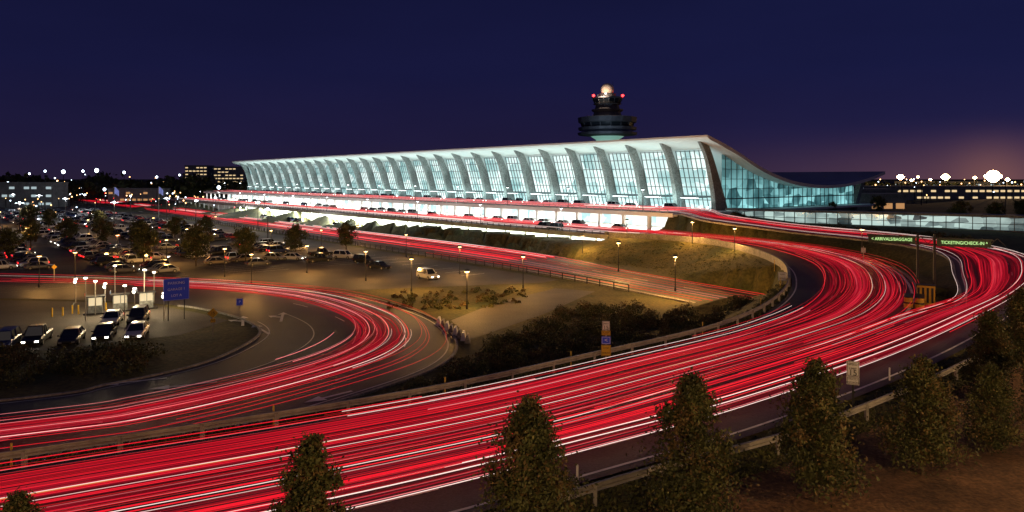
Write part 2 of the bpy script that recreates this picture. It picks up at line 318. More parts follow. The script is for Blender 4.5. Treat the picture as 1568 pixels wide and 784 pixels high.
# ---------------------------------------------------------------- light trails
def trail_ribbon_mat(name,sv,thr,st,lanes=3.0,amax=.78):
    m=bpy.data.materials.new(name); m.use_nodes=True; nt=m.node_tree; N=nt.nodes; L=nt.links; N.clear()
    def math_(op,a,b=None,c=None):
        q=N.new('ShaderNodeMath'); q.operation=op
        for i,v in enumerate((a,b,c)):
            if v is None: continue
            if isinstance(v,(int,float)): q.inputs[i].default_value=v
            else: L.new(v,q.inputs[i])
        return q.outputs[0]
    out=N.new('ShaderNodeOutputMaterial'); mix=N.new('ShaderNodeMixShader'); tr=N.new('ShaderNodeBsdfTransparent'); em=N.new('ShaderNodeEmission')
    uv=N.new('ShaderNodeUVMap'); sp=N.new('ShaderNodeSeparateXYZ'); L.new(uv.outputs[0],sp.inputs[0])
    mp=N.new('ShaderNodeMapping'); mp.inputs['Scale'].default_value=(.014,sv,1); L.new(uv.outputs[0],mp.inputs[0])
    n=N.new('ShaderNodeTexNoise'); n.inputs['Scale'].default_value=1; n.inputs['Detail'].default_value=6; n.inputs['Roughness'].default_value=.68; L.new(mp.outputs[0],n.inputs['Vector'])
    mp2=N.new('ShaderNodeMapping'); mp2.inputs['Scale'].default_value=(.02,5.5,1); mp2.inputs['Location'].default_value=(sv,3.1,0); L.new(uv.outputs[0],mp2.inputs[0])
    n2=N.new('ShaderNodeTexNoise'); n2.inputs['Scale'].default_value=1; n2.inputs['Detail'].default_value=2; L.new(mp2.outputs[0],n2.inputs['Vector'])
    lane=math_('MULTIPLY',math_('COSINE',math_('MULTIPLY',sp.outputs['Y'],lanes*6.283)),-.055)
    big=math_('MULTIPLY',math_('SUBTRACT',n2.outputs['Fac'],.5),.65)
    edge=math_('MULTIPLY',math_('POWER',math_('ABSOLUTE',math_('SUBTRACT',sp.outputs['Y'],.5)),4),-3.2)
    f=math_('ADD',math_('ADD',n.outputs['Fac'],lane),math_('ADD',big,edge))
    r=N.new('ShaderNodeValToRGB'); E_=r.color_ramp.elements; E_[0].position=thr; E_[0].color=(.07,.001,.004,1); E_[1].position=thr+.40; E_[1].color=(1,.40,.42,1)
    q=E_.new(thr+.09); q.color=(.28,.004,.013,1); q=E_.new(thr+.19); q.color=(.66,.012,.035,1); q=E_.new(thr+.27); q.color=(1,.06,.09,1)
    L.new(f,r.inputs['Fac']); L.new(r.outputs['Color'],em.inputs['Color']); em.inputs['Strength'].default_value=st
    a=N.new('ShaderNodeMapRange'); a.inputs[1].default_value=thr-.06; a.inputs[2].default_value=thr+.16; a.inputs[3].default_value=0; a.inputs[4].default_value=amax; L.new(f,a.inputs[0])
    L.new(a.outputs[0],mix.inputs['Fac']); L.new(tr.outputs[0],mix.inputs[1]); L.new(em.outputs[0],mix.inputs[2]); L.new(mix.outputs[0],out.inputs['Surface'])
    m.cycles.emission_sampling='NONE'
    return m
RM=trail_ribbon_mat('trail_streaks',26,.43,.82); RM2=trail_ribbon_mat('trail_streaks_fine',60,.50,1.0)
def trails(name,R,n,u0,u1,va,vb,th=(.008,.026),partial=.6,cols=('red','red','deep','pink','white','amber'),wts=(5,4,5,2.2,1.0,.3),zr=(.45,1.15),step=3):
    cu=bpy.data.curves.new(name,'CURVE'); cu.dimensions='3D'; cu.bevel_depth=1.0; cu.bevel_resolution=0; cu.use_fill_caps=False
    for c in cols: cu.materials.append(E[c])
    i0,i1=R.at(u0),R.at(u1)
    for k in range(n):
        a,b=i0,i1
        if random.random()<partial:
            ln=random.uniform(.05,.45)*(i1-i0); a=int(random.uniform(i0,i1-ln)); b=int(a+ln)
        v=random.choice([.0,.33,.66,1.0])*.9+random.gauss(0,.08); v=va+(vb-va)*min(1,max(0,v)); z=random.uniform(*zr); r=random.uniform(*th)
        idx=list(range(a,b,step)); 
        if len(idx)<4: continue
        ph=random.uniform(0,6); am=random.uniform(0,.008); mi=random.choices(range(len(cols)),wts)[0]
        for dv in ((0,) if random.random()<.4 else (0,random.choice((-1,1))*.10)):
            sp=cu.splines.new('POLY'); sp.points.add(len(idx)-1)
            for j,i in enumerate(idx):
                vv=v+dv+am*math.sin(i*.02+ph); p=R.p(i,vv,z); sp.points[j].co=(*p,1); sp.points[j].radius=r
            sp.material_index=mi
    o=bpy.data.objects.new(name,cu); COL.objects.link(o); return o
A.sheet('light_trails',RM,.55,A.at(.9),A.at(14),.22,.97,cross=10); A.sheet('light_trails',RM2,.85,A.at(.9),A.at(14),.28,.95,cross=10)
B.sheet('light_trails',RM,.56,B.at(.9),B.at(17),.0,.74,cross=10); B.sheet('light_trails',RM2,.9,B.at(5.5),B.at(17),.10,.78,cross=10)
C.sheet('light_trails',RM,.55,C.at(.5),C.at(8.5),.48,.78,cross=10); C.sheet('light_trails',RM2,.8,C.at(.5),C.at(8.5),.52,.78,cross=10)
trails('light_trails',A,36,.9,13.5,.28,.92); trails('light_trails',B,30,.9,16.8,.06,.74)
trails('light_trails',A,26,12.5,18,.1,.9,th=(.02,.07),cols=('red','white','pink'),wts=(5,1.5,1))
trails('light_trails',B,30,16.5,21,.1,.95,th=(.02,.075),cols=('red','white','pink'),wts=(5,3,2))
trails('light_trails',C,18,.5,9,.50,.78,th=(.010,.030),wts=(5,4,3,3,1.2,.2)); trails('light_trails',C,8,8,11,.6,.9); trails('light_trails',C,1,2,8,.86,.87,partial=0,cols=('red',),wts=(1,))
trails('light_trails',D,9,.2,5,.15,.8,th=(.012,.03),wts=(5,4,6,1,.2,.2)); trails('light_trails',D,18,4,9,.2,.9,th=(.03,.09),cols=('red','white','pink'),wts=(6,1,1))
# ---------------------------------------------------------------- terminal
term=empty('airport_terminal',(O[0],O[1],0),TANG)
def gmat(name,c1,c2,scale,s0,s1,vert=None):
    m=mat(name,(.03,.05,.055),.12,spec=.7); nt=m.node_tree; N=nt.nodes; L=nt.links; b=N['Principled BSDF']
    tc=N.new('ShaderNodeTexCoord'); mp=N.new('ShaderNodeMapping'); mp.inputs['Scale'].default_value=scale; L.new(tc.outputs['Object'],mp.inputs[0])
    n=N.new('ShaderNodeTexVoronoi'); n.inputs['Scale'].default_value=1; n.feature='F1'; n.inputs['Randomness'].default_value=.6; L.new(mp.outputs[0],n.inputs['Vector'])
    n2=N.new('ShaderNodeTexNoise'); n2.inputs['Scale'].default_value=.25; n2.inputs['Detail'].default_value=5; L.new(tc.outputs['Object'],n2.inputs['Vector'])
    sp=N.new('ShaderNodeSeparateColor'); L.new(n.outputs['Color'],sp.inputs[0])
    ad=N.new('ShaderNodeMath'); ad.operation='ADD'; L.new(sp.outputs[0],ad.inputs[0]); L.new(n2.outputs['Fac'],ad.inputs[1])
    r=N.new('ShaderNodeMapRange'); r.inputs[1].default_value=.3; r.inputs[2].default_value=1.3; L.new(ad.outputs[0],r.inputs[0])
    mx=N.new('ShaderNodeMix'); mx.data_type='RGBA'; mx.inputs[6].default_value=(*c1,1); mx.inputs[7].default_value=(*c2,1); L.new(r.outputs[0],mx.inputs[0])
    L.new(mx.outputs[2],b.inputs['Emission Color'])
    m2=N.new('ShaderNodeMapRange'); m2.inputs[3].default_value=s0; m2.inputs[4].default_value=s1; L.new(r.outputs[0],m2.inputs[0]); st=m2.outputs[0]
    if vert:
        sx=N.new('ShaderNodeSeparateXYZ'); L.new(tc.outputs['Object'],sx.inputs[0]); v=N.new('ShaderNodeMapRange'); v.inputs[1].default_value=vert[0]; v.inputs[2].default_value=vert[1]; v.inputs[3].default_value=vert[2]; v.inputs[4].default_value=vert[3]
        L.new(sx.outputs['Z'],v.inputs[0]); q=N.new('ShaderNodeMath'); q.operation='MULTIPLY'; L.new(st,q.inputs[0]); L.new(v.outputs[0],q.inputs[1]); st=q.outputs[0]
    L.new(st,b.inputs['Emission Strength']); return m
GF=gmat('lit_glazing',(.42,.84,.85),(.84,1,.97),(.25,.25,.3),.66,1.25,(9,22,1.12,.88))
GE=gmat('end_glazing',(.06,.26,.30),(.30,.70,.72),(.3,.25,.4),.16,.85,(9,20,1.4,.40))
RT=crom([(10.2,27.7),(6,26.6),(-2.8,23.9),(-15,19.6),(-30,16.3),(-46.6,15.0),(-62.7,15.5),(-78,17.4),(-88,19.3)],60)
def roofz(t):
    return float(np.interp(t,RT[::-1,0],RT[::-1,1]))
mb=MB(); s0,s1=-4,350; ns=30; k=len(RT); nsv=ns+1
ss=[s0+(s1-s0)*i/ns for i in range(nsv)]
th=.95
vt=[(s,t,z) for s in ss for t,z in RT]; vb=[(s,t,z-(th if j>2 else .45+.2*j)) for s in ss for j,(t,z) in enumerate(RT)]
q=[(i*k+j,i*k+j+1,(i+1)*k+j+1,(i+1)*k+j) for i in range(ns) for j in range(k-1)]
mb.add(vt,q,1); mb.add(vb,[f[::-1] for f in q],0)
n0=len(vt)
for i in(0,ns):
    f=[(i*k+j,i*k+j+1,n0+i*k+j+1,n0+i*k+j) for j in range(k-1)]; mb.f+=f; mb.m+=[0]*len(f)
for j in(0,k-1):
    f=[(i*k+j,(i+1)*k+j,n0+(i+1)*k+j,n0+i*k+j) for i in range(ns)]; mb.f+=f; mb.m+=[0]*len(f)
M['rooftop']=nmat('roof_membrane',(.16,.18,.26),(.25,.27,.36),.1,.6)
mb.obj('roof',[M['white'],M['rooftop']],parent=term)
mb=MB()
outer=crom([(2.0,8.7),(2.5,13),(4.1,19),(6.0,23.3),(8.4,26.4)],12); inner=crom([(-3.0,8.7),(-1.2,13),(1.5,19),(3.6,23.3),(5.0,25.6)],12)
for i in range(29):
    s=i*12.2; vs=[]
    for j in range(12):
        hw=.95-.035*j
        (to,zo),(ti,zi)=outer[j],inner[j]
        vs+=[(s-hw,ti,zi),(s-hw*.75,to,zo),(s+hw*.75,to,zo),(s+hw,ti,zi)]
    mb.add(vs,[(j*4+a,j*4+(a+1)%4,(j+1)*4+(a+1)%4,(j+1)*4+a) for j in range(11) for a in range(4)]+[(44,45,46,47)])
mb.obj('columns',[M['wcol']],parent=term)
mb=MB()
for i in range(29):
    s=i*12.2; mb.beam((s,-72,4),(s,-80,roofz(-80)-.5),1.6,1.8)
mb.obj('rear_columns',[M['wcol']],parent=term)
mb=MB(); mb2=MB()
gb=(-1.6,8.75); gt=(2.9,24.3)
def gp(f,off=0): return gb[0]+(gt[0]-gb[0])*f+off, gb[1]+(gt[1]-gb[1])*f
for i in range(28):
    s=i*12.2; a=s+.9; b=s+11.3
    mb.add([(a,gb[0],gb[1]),(b,gb[0],gb[1]),(b,gt[0],gt[1]),(a,gt[0],gt[1])],[(0,1,2,3)])
    for j in range(8):
        x=a+(b-a)*j/7; p=gp(0,.12);q_=gp(1,.12); mb2.beam((x,*p),(x,*q_),.16,.2)
    for f in(.02,.16,.22,.38,.54,.70,.86,.99):
        p=gp(f,.15); mb2.beam((a,*p),(b,*p),.16,.16 if f!=.22 else .5)
mb.obj('front_glazing',[GF],parent=term); mb2.obj('front_mullions',[M['mull']],parent=term)
mb=MB(); mb2=MB()
for se,sg in((.0,-1),(341.6,1)):
    ts=np.linspace(-1.5,-74,40); vs=[(se,t,8.7) for t in ts]+[(se,t,roofz(t)-.9) for t in ts]
    mb.add(vs,[(j,j+1,40+j+1,40+j) for j in range(39)])
    for t in np.arange(-3,-74,-2.6): mb2.beam((se+sg*.12,t,8.7),(se+sg*.12,t,roofz(t)-.95),.16,.16)
    for z in(8.8,11.6,14.2,16.8,19.4,22.0):
        tt=[t for t in np.linspace(-1.5,-74,150) if roofz(t)-.95>z]
        if z<14: mb2.beam((se+sg*.16,-1.5,z),(se+sg*.16,-74,z),.14,.3 if z==11.6 else .14)
        elif tt: mb2.beam((se+sg*.16,tt[0],z),(se+sg*.16,[t for t in tt if t>-50][-1],z),.14,.14)
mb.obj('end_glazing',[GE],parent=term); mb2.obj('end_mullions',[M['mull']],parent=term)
mb=MB(); mb.box(-6,352,-84,26,8.15,8.69); mb.box(-6.05,352,26.0,26.4,8.0,8.95)
mb.obj('departures_deck',[M['white']],parent=term)
mb=MB(); mb.box(0,360,5,28.8,3.4,4.42); mb.box(0,360,28.8,43.4,3.75,4.27); mb.box(-2,360,43.4,43.8,3.65,4.6)
mb.obj('arrivals_deck',[M['concrete']],parent=term)
mb=MB(); mb.box(0,352,9,10,4.42,8.15); mb.box(-2,360,37.5,38,-.6,3.75)
for i in range(44):
    s=2+i*8.1; mb.box(s-.35,s+.35,24.6,25.4,4.42,8.15); mb.box(s-.3,s+.3,42.6,43.2,-.1,3.75)
    mb.box(s+2,s+5.6,10.02,10.12,4.45,7.4,1)
mb.obj('lower_level_walls',[M['white'],GF],parent=term)
mb=MB()
for i in range(58):
    s=3+i*6; mb.box(s,s+2.6,21,21.3,8.03,8.13); mb.box(s,s+2.6,41.5,41.8,3.64,3.73)
mb.obj('soffit_lights',[emat('soffit_tube',(.85,1,.97),9,'NONE')],parent=term)
mb=MB()
for i in range(28):
    s=i*12.2+6.1; mb.box(s-3,s+3,.5,4.6,11.9,12.15,0); mb.box(s-2.8,s+2.8,3.9,4.2,11.8,11.89,1)
    mb.box(s-2.6,s-2.5,4.2,4.3,8.7,11.9,0); mb.box(s+2.5,s+2.6,4.2,4.3,8.7,11.9,0)
    for x in(-2.5,0,2.5): mb.box(s+x,s+x+.3,-.9,-.6,9.0,9.5,1)
mb.obj('entry_canopies',[M['mull'],emat('canopy_light',(.9,1,1),8,'NONE')],parent=term)
l=light('curb_uplights','AREA',(173,5.2,9.3),36000,(.68,1,.94),parent=term,shape='RECTANGLE',size=340,size_y=.8); l.rotation_euler=(math.pi,0,0)
light('arrivals_soffit_light','AREA',(173,19,8.0),120000,(.95,1,.97),parent=term,shape='RECTANGLE',size=340,size_y=1)
light('lower_soffit_light','AREA',(120,42.0,3.6),105000,(.92,1,.86),parent=term,shape='RECTANGLE',size=240,size_y=.6)
# ---------------------------------------------------------------- control tower
tw=empty('control_tower',(51.5,388,0)); k_=.3527
def zy(y): return 17+(273-y)*k_
mb=MB()
mb.lathe([(7,4),(6,zy(225)),(6.2,zy(214)),(9,zy(209)),(9.0,zy(208.5))],16,2)
mb.lathe([(9,zy(209)),(15.8,zy(207)),(16.1,zy(203.5)),(14.2,zy(203))],16,0); mb.lathe([(14.0,zy(203)),(14.0,zy(200))],16,1)
mb.lathe([(14,zy(200)),(15.6,zy(199.5)),(15.8,zy(195.5)),(14,zy(195))],16,0)
mb.lathe([(13.6,zy(195)),(14.2,zy(189))],16,1); mb.lathe([(14,zy(189)),(15.6,zy(188)),(16,zy(180.5)),(15,zy(180)),(8,zy(179.5))],16,0)
mb.lathe([(8,zy(179.5)),(7.2,zy(172)),(8.4,zy(170)),(8.6,zy(168)),(6.8,zy(167.5)),(6.2,zy(161)),(7.8,zy(159.5))],16,0)
mb.lathe([(6.6,zy(159.5)),(7.9,zy(152))],16,1); mb.lathe([(8,zy(152)),(8.3,zy(151.5)),(8.3,zy(149.5)),(5,zy(148.5)),(4.4,zy(144.5)),(4.6,zy(144)),(.1,zy(143.5))],16,0)
for i in range(16):
    a=2*math.pi*i/16; c,s=math.cos(a),math.sin(a); mb.beam((13.7*c,13.7*s,zy(195)),(14.3*c,14.3*s,zy(189)),.35,.35,0); mb.beam((6.7*c,6.7*s,zy(159.5)),(8*c,8*s,zy(152)),.25,.25,0)
    if i%2==0: mb.beam((8.2*c,8.2*s,zy(149.5)),(8.2*c,8.2*s,zy(146.5)),.12,.12,0)
for dx in(-7.8,7.8): mb.sphere((dx,-3,zy(149)+.6),.7,3,6)
mb.sphere((-2,-8.3,zy(146)),.35,4,6); mb.beam((3,0,zy(144)),(3,0,zy(125)),.15,.15,0)
mb.obj('tower_shaft',[nmat('tower_concrete',(.06,.06,.07),(.11,.11,.12),.3,.7),M['glassd'],mat('tower_base_glow',(.5,.55,.5),.6,em=(.35,.75,.6),es=.35),E['redb'],E['head']],parent=tw)  # tower base emits: greenish lighting put into its material
mb=MB(); mb.sphere((0,0,zy(137.5)),3.6,0,20); mb.obj('radome',[nmat('radome_skin',(.6,.52,.44),(.7,.6,.5),.4,.6)],parent=tw,smooth=True)
light('radome_light','POINT',(-4,-9,zy(147)),4500,(1,.72,.5),parent=tw)
light('tower_flood','POINT',(-6,-30,40),4500,(.6,.8,1),parent=tw)
# ---------------------------------------------------------------- glass corridor right
mb=MB(); a=Vector((54,182,0)); b=Vector((150,112,0)); d=(b-a).normalized(); ln=(b-a).length; ang=math.atan2(d.y,d.x)
cor=empty('glass_corridor',(a.x,a.y,0),ang)
mb.box(0,ln,0,5,8.9,9.4,0); mb.box(0,ln,0,5,4,6.3,0); mb.box(.1,ln,.3,.35,6.3,8.9,1)
for i in range(int(ln/2.4)): mb.box(i*2.4,i*2.4+.14,.02,.28,6.3,8.9,2)
mb.box(0,ln,.05,.25,7.5,7.62,2)
mb.obj('corridor_body',[M['wcol'],gmat('corridor_glass',(.07,.13,.16),(.6,.8,.74),(.4,1,1),.09,.85),M['mull']],parent=cor)
# ---------------------------------------------------------------- vehicles
def car_mesh(name,paint,kind,lit=0):
    mb=MB(); suv=kind!='sedan'; Lh=2.35; Wd=.92; zb=.98 if suv else .86; zt=1.72 if suv else 1.42
    if kind=='pickup': zt=1.78; Lh=2.7
    st=[(-Lh,.78,.38,zb-.14),(-Lh+.15,.88,.28,zb),( -Lh*.5,Wd,.24,zb+.03),(0,Wd,.24,zb+.02),(Lh*.45,Wd,.24,zb-.02),(Lh*.8,.9,.26,zb-.12),(Lh-.08,.82,.3,zb-.25),(Lh,.72,.4,zb-.34)]
    vs=[];n=8
    for x,w_,z0,z1 in st:
        vs+=[(x,-w_*.9,z0),(x,-w_,z0+.16),(x,-w_,z1-.14),(x,-w_*.88,z1),(x,w_*.88,z1),(x,w_,z1-.14),(x,w_,z0+.16),(x,w_*.9,z0)]
    mb.add(vs,[(i*n+j,i*n+(j+1)%n,(i+1)*n+(j+1)%n,(i+1)*n+j) for i in range(len(st)-1) for j in range(n)]+[tuple(range(n))[::-1],tuple(range(n*(len(st)-1),n*len(st)))],0)
    xa,xb,xc,xd={'sedan':(-1.95,-1.15,.35,1.15),'suv':(-2.25,-1.95,.55,1.2),'pickup':(-.55,-.4,.75,1.35)}[kind]
    if kind=='pickup': mb.box(-2.6,-.6,-.72,.72,zb+.02,zb+.06,3)
    lo=[(xa,-.82,zb),(xd,-.82,zb-.03),(xd,.82,zb-.03),(xa,.82,zb)]; hi=[(xb,-.64,zt),(xc,-.64,zt),(xc,.64,zt),(xb,.64,zt)]
    mb.add(lo+hi,[(0,1,5,4),(1,2,6,5),(2,3,7,6),(3,0,4,7)],1)
    mb.add([(xb-.03,-.66,zt),(xc+.03,-.66,zt),(xc+.03,.66,zt),(xb-.03,.66,zt),(xb+.1,-.58,zt+.06),(xc-.1,-.58,zt+.06),(xc-.1,.58,zt+.06),(xb+.1,.58,zt+.06)],[(0,1,5,4),(1,2,6,5),(2,3,7,6),(3,0,4,7),(4,5,6,7)],0)
    for s_ in(-1,1):
        for (p,q_) in(((xa,.83*s_,zb),(xb,.65*s_,zt)),((xd,.83*s_,zb),(xc,.65*s_,zt)),(((xa+xd)/2,.835*s_,zb),((xb+xc)/2,.655*s_,zt))): mb.beam(p,q_,.08,.08,0)
        for x in(-Lh*.62,Lh*.62):
            mb.cyl((x,s_*.70,.34),(x,s_*.94,.34),.34,.34,12,3); mb.cyl((x,s_*.93,.34),(x,s_*.96,.34),.2,.18,10,2)
        mb.box(-Lh-.02,-Lh+.1,s_*.72-.14,s_*.72+.14,zb-.34,zb-.12,5 if lit in(1,3) else 4)
        mb.box(Lh-.1,Lh+.02,s_*.58-.16,s_*.58+.16,zb-.46,zb-.32,6 if lit in(2,3) else 2)
        mb.box(.95,1.1,s_*.98-.1,s_*.98+.1,zb+.02,zb+.16,0)
    mb.box(-Lh-.04,-Lh+.05,-.28,.28,.5,.62,2); mb.box(Lh-.05,Lh+.03,-.4,.4,.42,.55,3)
    return mb.mesh(name,[paint,M['glassd'],M['steel'],M['tyre'],mat('lens_red',(.25,.01,.01),.3),E['tail'],E['head']])
paints=[mat('paint_'+n,c,.3,.2) for n,c in(('white',(.6,.6,.6)),('silver',(.32,.33,.34)),('black',(.015,.015,.018)),('grey',(.12,.12,.13)),('red',(.3,.015,.015)),('blue',(.02,.04,.14)),('sand',(.22,.18,.13)))]
CM=[]
for i,(p,k2) in enumerate([(0,'suv'),(0,'sedan'),(1,'sedan'),(2,'suv'),(2,'sedan'),(3,'sedan'),(4,'sedan'),(5,'suv'),(6,'sedan'),(3,'suv'),(2,'pickup'),(0,'pickup')]):
    CM.append([car_mesh('car_body',paints[p],k2,l_) for l_ in(0,1,2)])
def car(px=None,py=None,z=.05,ang=0,t=0,lit=0,xy=None,name='parked_car'):
    x,y=W(px,py,z)[:2] if xy is None else xy
    return inst(name,CM[t][lit],(x,y,z),ang)
R_=math.radians
car(655,427,.0,R_(-50),0,2); car(581,412,0,R_(-35),4); car(557,403,0,R_(-35),3); car(527,396,0,R_(-20),0); car(450,398,0,R_(-15),1,2); car(420,398,0,R_(-15),2)
car(57,524,0,R_(-70),10,2); car(110,524,0,R_(-70),4); car(160,517,0,R_(-70),4,2); car(210,515,0,R_(-72),1,2); car(8,532,0,R_(-70),7)
car(172,495,0,R_(-70),1,1); car(212,493,0,R_(-72),3,1); car(850,352,4.32,TANG,3,0,name='car'); car(832,350,4.32,TANG,3,0,name='car')
car(346,388,0,R_(-20),9,1); car(240,397,0,R_(10),1,2); car(155,398,0,R_(170),5,1)
cnt=0
for row in range(11):
    t=92+row*17
    for sub in(0,5.4):
        s=20+random.random()*3
        while s<330:
            s+=2.75
            x,y,_=T(s,t+sub); 
            px=784+F*x/y; py=HZ+H*F/y
            if not(-60<px<(480 if row>0 else 505)) or py<321 or y<128: continue
            if random.random()<.32 or int(s/2.75)%15 in(0,1): continue
            if px>340 and random.random()<.5: continue
            car(xy=(x+random.uniform(-.2,.2),y+random.uniform(-.3,.3)),z=.0,ang=TANG+math.pi/2*(1 if random.random()<.5 else -1)+random.uniform(-.03,.03),t=random.randrange(12),lit=random.choices((0,1,2),(4,3,2))[0]); cnt+=1
for i in range(46):
    s=8+i*7+random.uniform(-1,1)
    if random.random()<.8: x,y,_=T(s,7.6); car(xy=(x,y),z=8.72,ang=TANG+math.pi,t=random.randrange(12),lit=random.choice((1,2)),name='car')
    if random.random()<.55: x,y,_=T(s,27.6); car(xy=(x,y),z=4.44,ang=TANG+math.pi,t=random.randrange(12),lit=random.choice((1,2)),name='car')
    if random.random()<.35: x,y,_=T(s+50,48.6); car(xy=(x,y),z=.05,ang=TANG,t=random.randrange(12),lit=random.choice((0,1,2)),name='car')
print('cars',cnt)
# ---------------------------------------------------------------- lamps
def lamp_mesh(h,em='warm'):
    mb=MB(); mb.cyl((0,0,0),(0,0,.5),.16,.13,8,0); mb.cyl((0,0,.5),(0,0,h),.08,.055,8,0)
    mb.lathe([(.06,h),(.32,h+.06),(.40,h+.10),(.40,h+.30),(.30,h+.36),(.05,h+.42)],10,0); mb.lathe([(.02,h-.02),(.27,h-.01),(.31,h+.055)],10,1)
    return mb.mesh('street_lamp',[M['dark'],E[em]])
LM=lamp_mesh(4.8); LH_unseen=lamp_mesh(9.0); LC_added=lamp_mesh(5.5,'cold')
def lamp(px,py,z=0,e=900,me=None,h=4.8,col=(1,.49,.12),xy=None):
    x,y=W(px,py,z)[:2] if xy is None else xy
    o=inst('street_lamp',me or LM,(x,y,z))
    light('lamp_bulb','POINT',(0,0,h-.25),e,col,parent=o,shadow_soft_size=.25)
for a in[(947,416,1.2,7000),(1034,446,1.0,7000),(892,397,0,3400),(715,473,0,4000),(630,446,0,3200),(622,394,0,1600),(704,420,0,2200),(801,441,0,3200),(385,436,0,2800),(344,424,0,2200),(115,432,0,1500),
  (470,418,0,3200),(548,376,0,1800),(60,440,0,1500),(180,395,0,2200),(286,382,0,2000),(492,384,0,2200),(40,380,0,1800),(415,385,0,2200),(135,362,0,1800),(235,358,0,1800),(330,355,0,1800),(1320,400,4.3,900),(0,345,0,1800),(85,345,0,1800),(560,430,0,2400),(255,405,0,2200)]: lamp(a[0],a[1],a[2],a[3])
mb=MB(); mb.cyl((0,0,0),(0,0,9),.14,.08,8,0); mb.beam((-.9,0,9),(.9,0,9),.1,.1,0); mb.box(-1.3,-.6,-.25,.25,8.85,9,0); mb.box(.6,1.3,-.25,.25,8.85,9,0); mb.box(-1.25,-.65,-.2,.2,8.78,8.845,1); mb.box(.65,1.25,-.2,.2,8.78,8.845,1); mb.sphere((0,0,8.9),.36,1,8)
MM=mb.mesh('parking_light_mast',[M['dark'],E['cold']])
for px,py,e_,c in[(30,352,1500,(1,.8,.6)),(100,338,1500,(.9,.95,1)),(255,337,1500,(1,.8,.6)),(330,335,1200,(.9,.95,1)),(175,350,1500,(1,.7,.4)),(395,350,1200,(1,.8,.55)),(410,372,1500,(1,.75,.45)),(60,328,1500,(.9,.95,1)),(200,330,1500,(1,.8,.6)),(300,345,1500,(1,.75,.5)),(470,345,1500,(.95,.97,1)),(130,326,1500,(.9,.95,1)),(20,325,1500,(.9,.95,1)),(360,330,1500,(.9,.95,1))]:
    x,y,_=W(px,py); o=inst('parking_light_mast',MM,(x,y,0),random.random()*3); light('mast_bulb','POINT',(0,0,8.3),e_*3,c,parent=o,shadow_soft_size=.3)
for px,py,z,e_ in((1060,378,3.4,4200),(1125,392,3.2,4200),(960,372,3.0,4200)):
    lamp(px,py,z,e_)
for i in range(13):
    x,y,_=T(4+i*26,25.0); lamp(0,0,8.7,1800,LC_added,5.5,(.9,1,.97),xy=(x,y))  # cold lamp posts added to brighten the departures deck
for i in range(10):
    x,y,_=T(14+i*32,42.6); lamp(0,0,4.3,2200,LC_added,5.5,(.92,1,.97),xy=(x,y))  # more cold posts, added so the arrivals road reads bright
for x,y,e_ in((-18,7,4500),(3,6,5500),(24,13,11000),(44,38,9000),(58,60,4500)): lamp(0,0,4.2,e_,LH_unseen,9.0,(1,.58,.24),xy=(x,y))  # unseen tall lamps added outside the view to brighten foreground trees and mulch
# ---------------------------------------------------------------- toll plaza
for i,(px,py) in enumerate([(146,480),(184,476),(224,472)]):
    x,y,_=W(px,py); mb=MB()
    mb.box(-.8,.8,-1.3,1.3,0,.15,3); mb.box(-.5,.5,-.8,.8,.15,1.05,0); mb.box(-.46,.46,-.76,.76,1.05,2.05,1)
    for a in(-.52,.42):
        for b in(-.82,0,.72): mb.box(a,a+.1,b,b+.1,1.05,2.1,0)
    mb.box(-.8,.8,-1.1,1.1,2.1,2.24,3); mb.box(-.35,.35,-1.12,-1.105,2.32,2.62,2); mb.box(-.4,.4,-1.1,-1.02,2.25,2.68,3)
    mb.box(-1.1,-.95,-2.6,-2.45,0,1.1,4); mb.beam((-1.0,-2.5,1.0),(-3.8,-2.5,1.0),.08,.1,0)
    for b in (-3.5,-4.6): mb.cyl((0,b,0),(0,b,1.1),.09,.09,8,4)
    mb.obj('toll_booth',[M['wcol'],emat('booth_interior',(1,.78,.45),.85),emat('lane_sign',(.9,.95,1) if i else (1,.1,.08),2.0,'NONE'),M['dark'],M['yellow']],(x,y,0),R_(-62))
mb=MB()
for i in range(10):
    x,y,_=W(116+i*15,464+(i*7%4)*9); hh=3.2+(i*5%3)*.9; mb.cyl((x,y,0),(x,y,hh),.06,.05,6,0); mb.box(x-.16,x+.16,y-.12,y+.12,hh,hh+.16,1)
    if i%3==0: mb.sphere((x,y-.2,hh-.3),.2,1,6)
o=mb.obj('lane_light_posts',[M['steel'],emat('lane_light',(1,.9,.7),8,'NONE')])
for px,py in((128,482),(168,478),(205,482),(240,476)):
    x,y,_=W(px,py); light('lane_bulb','POINT',(x,y,3.9),1000,(1,.75,.42),parent=o,shadow_soft_size=.2)
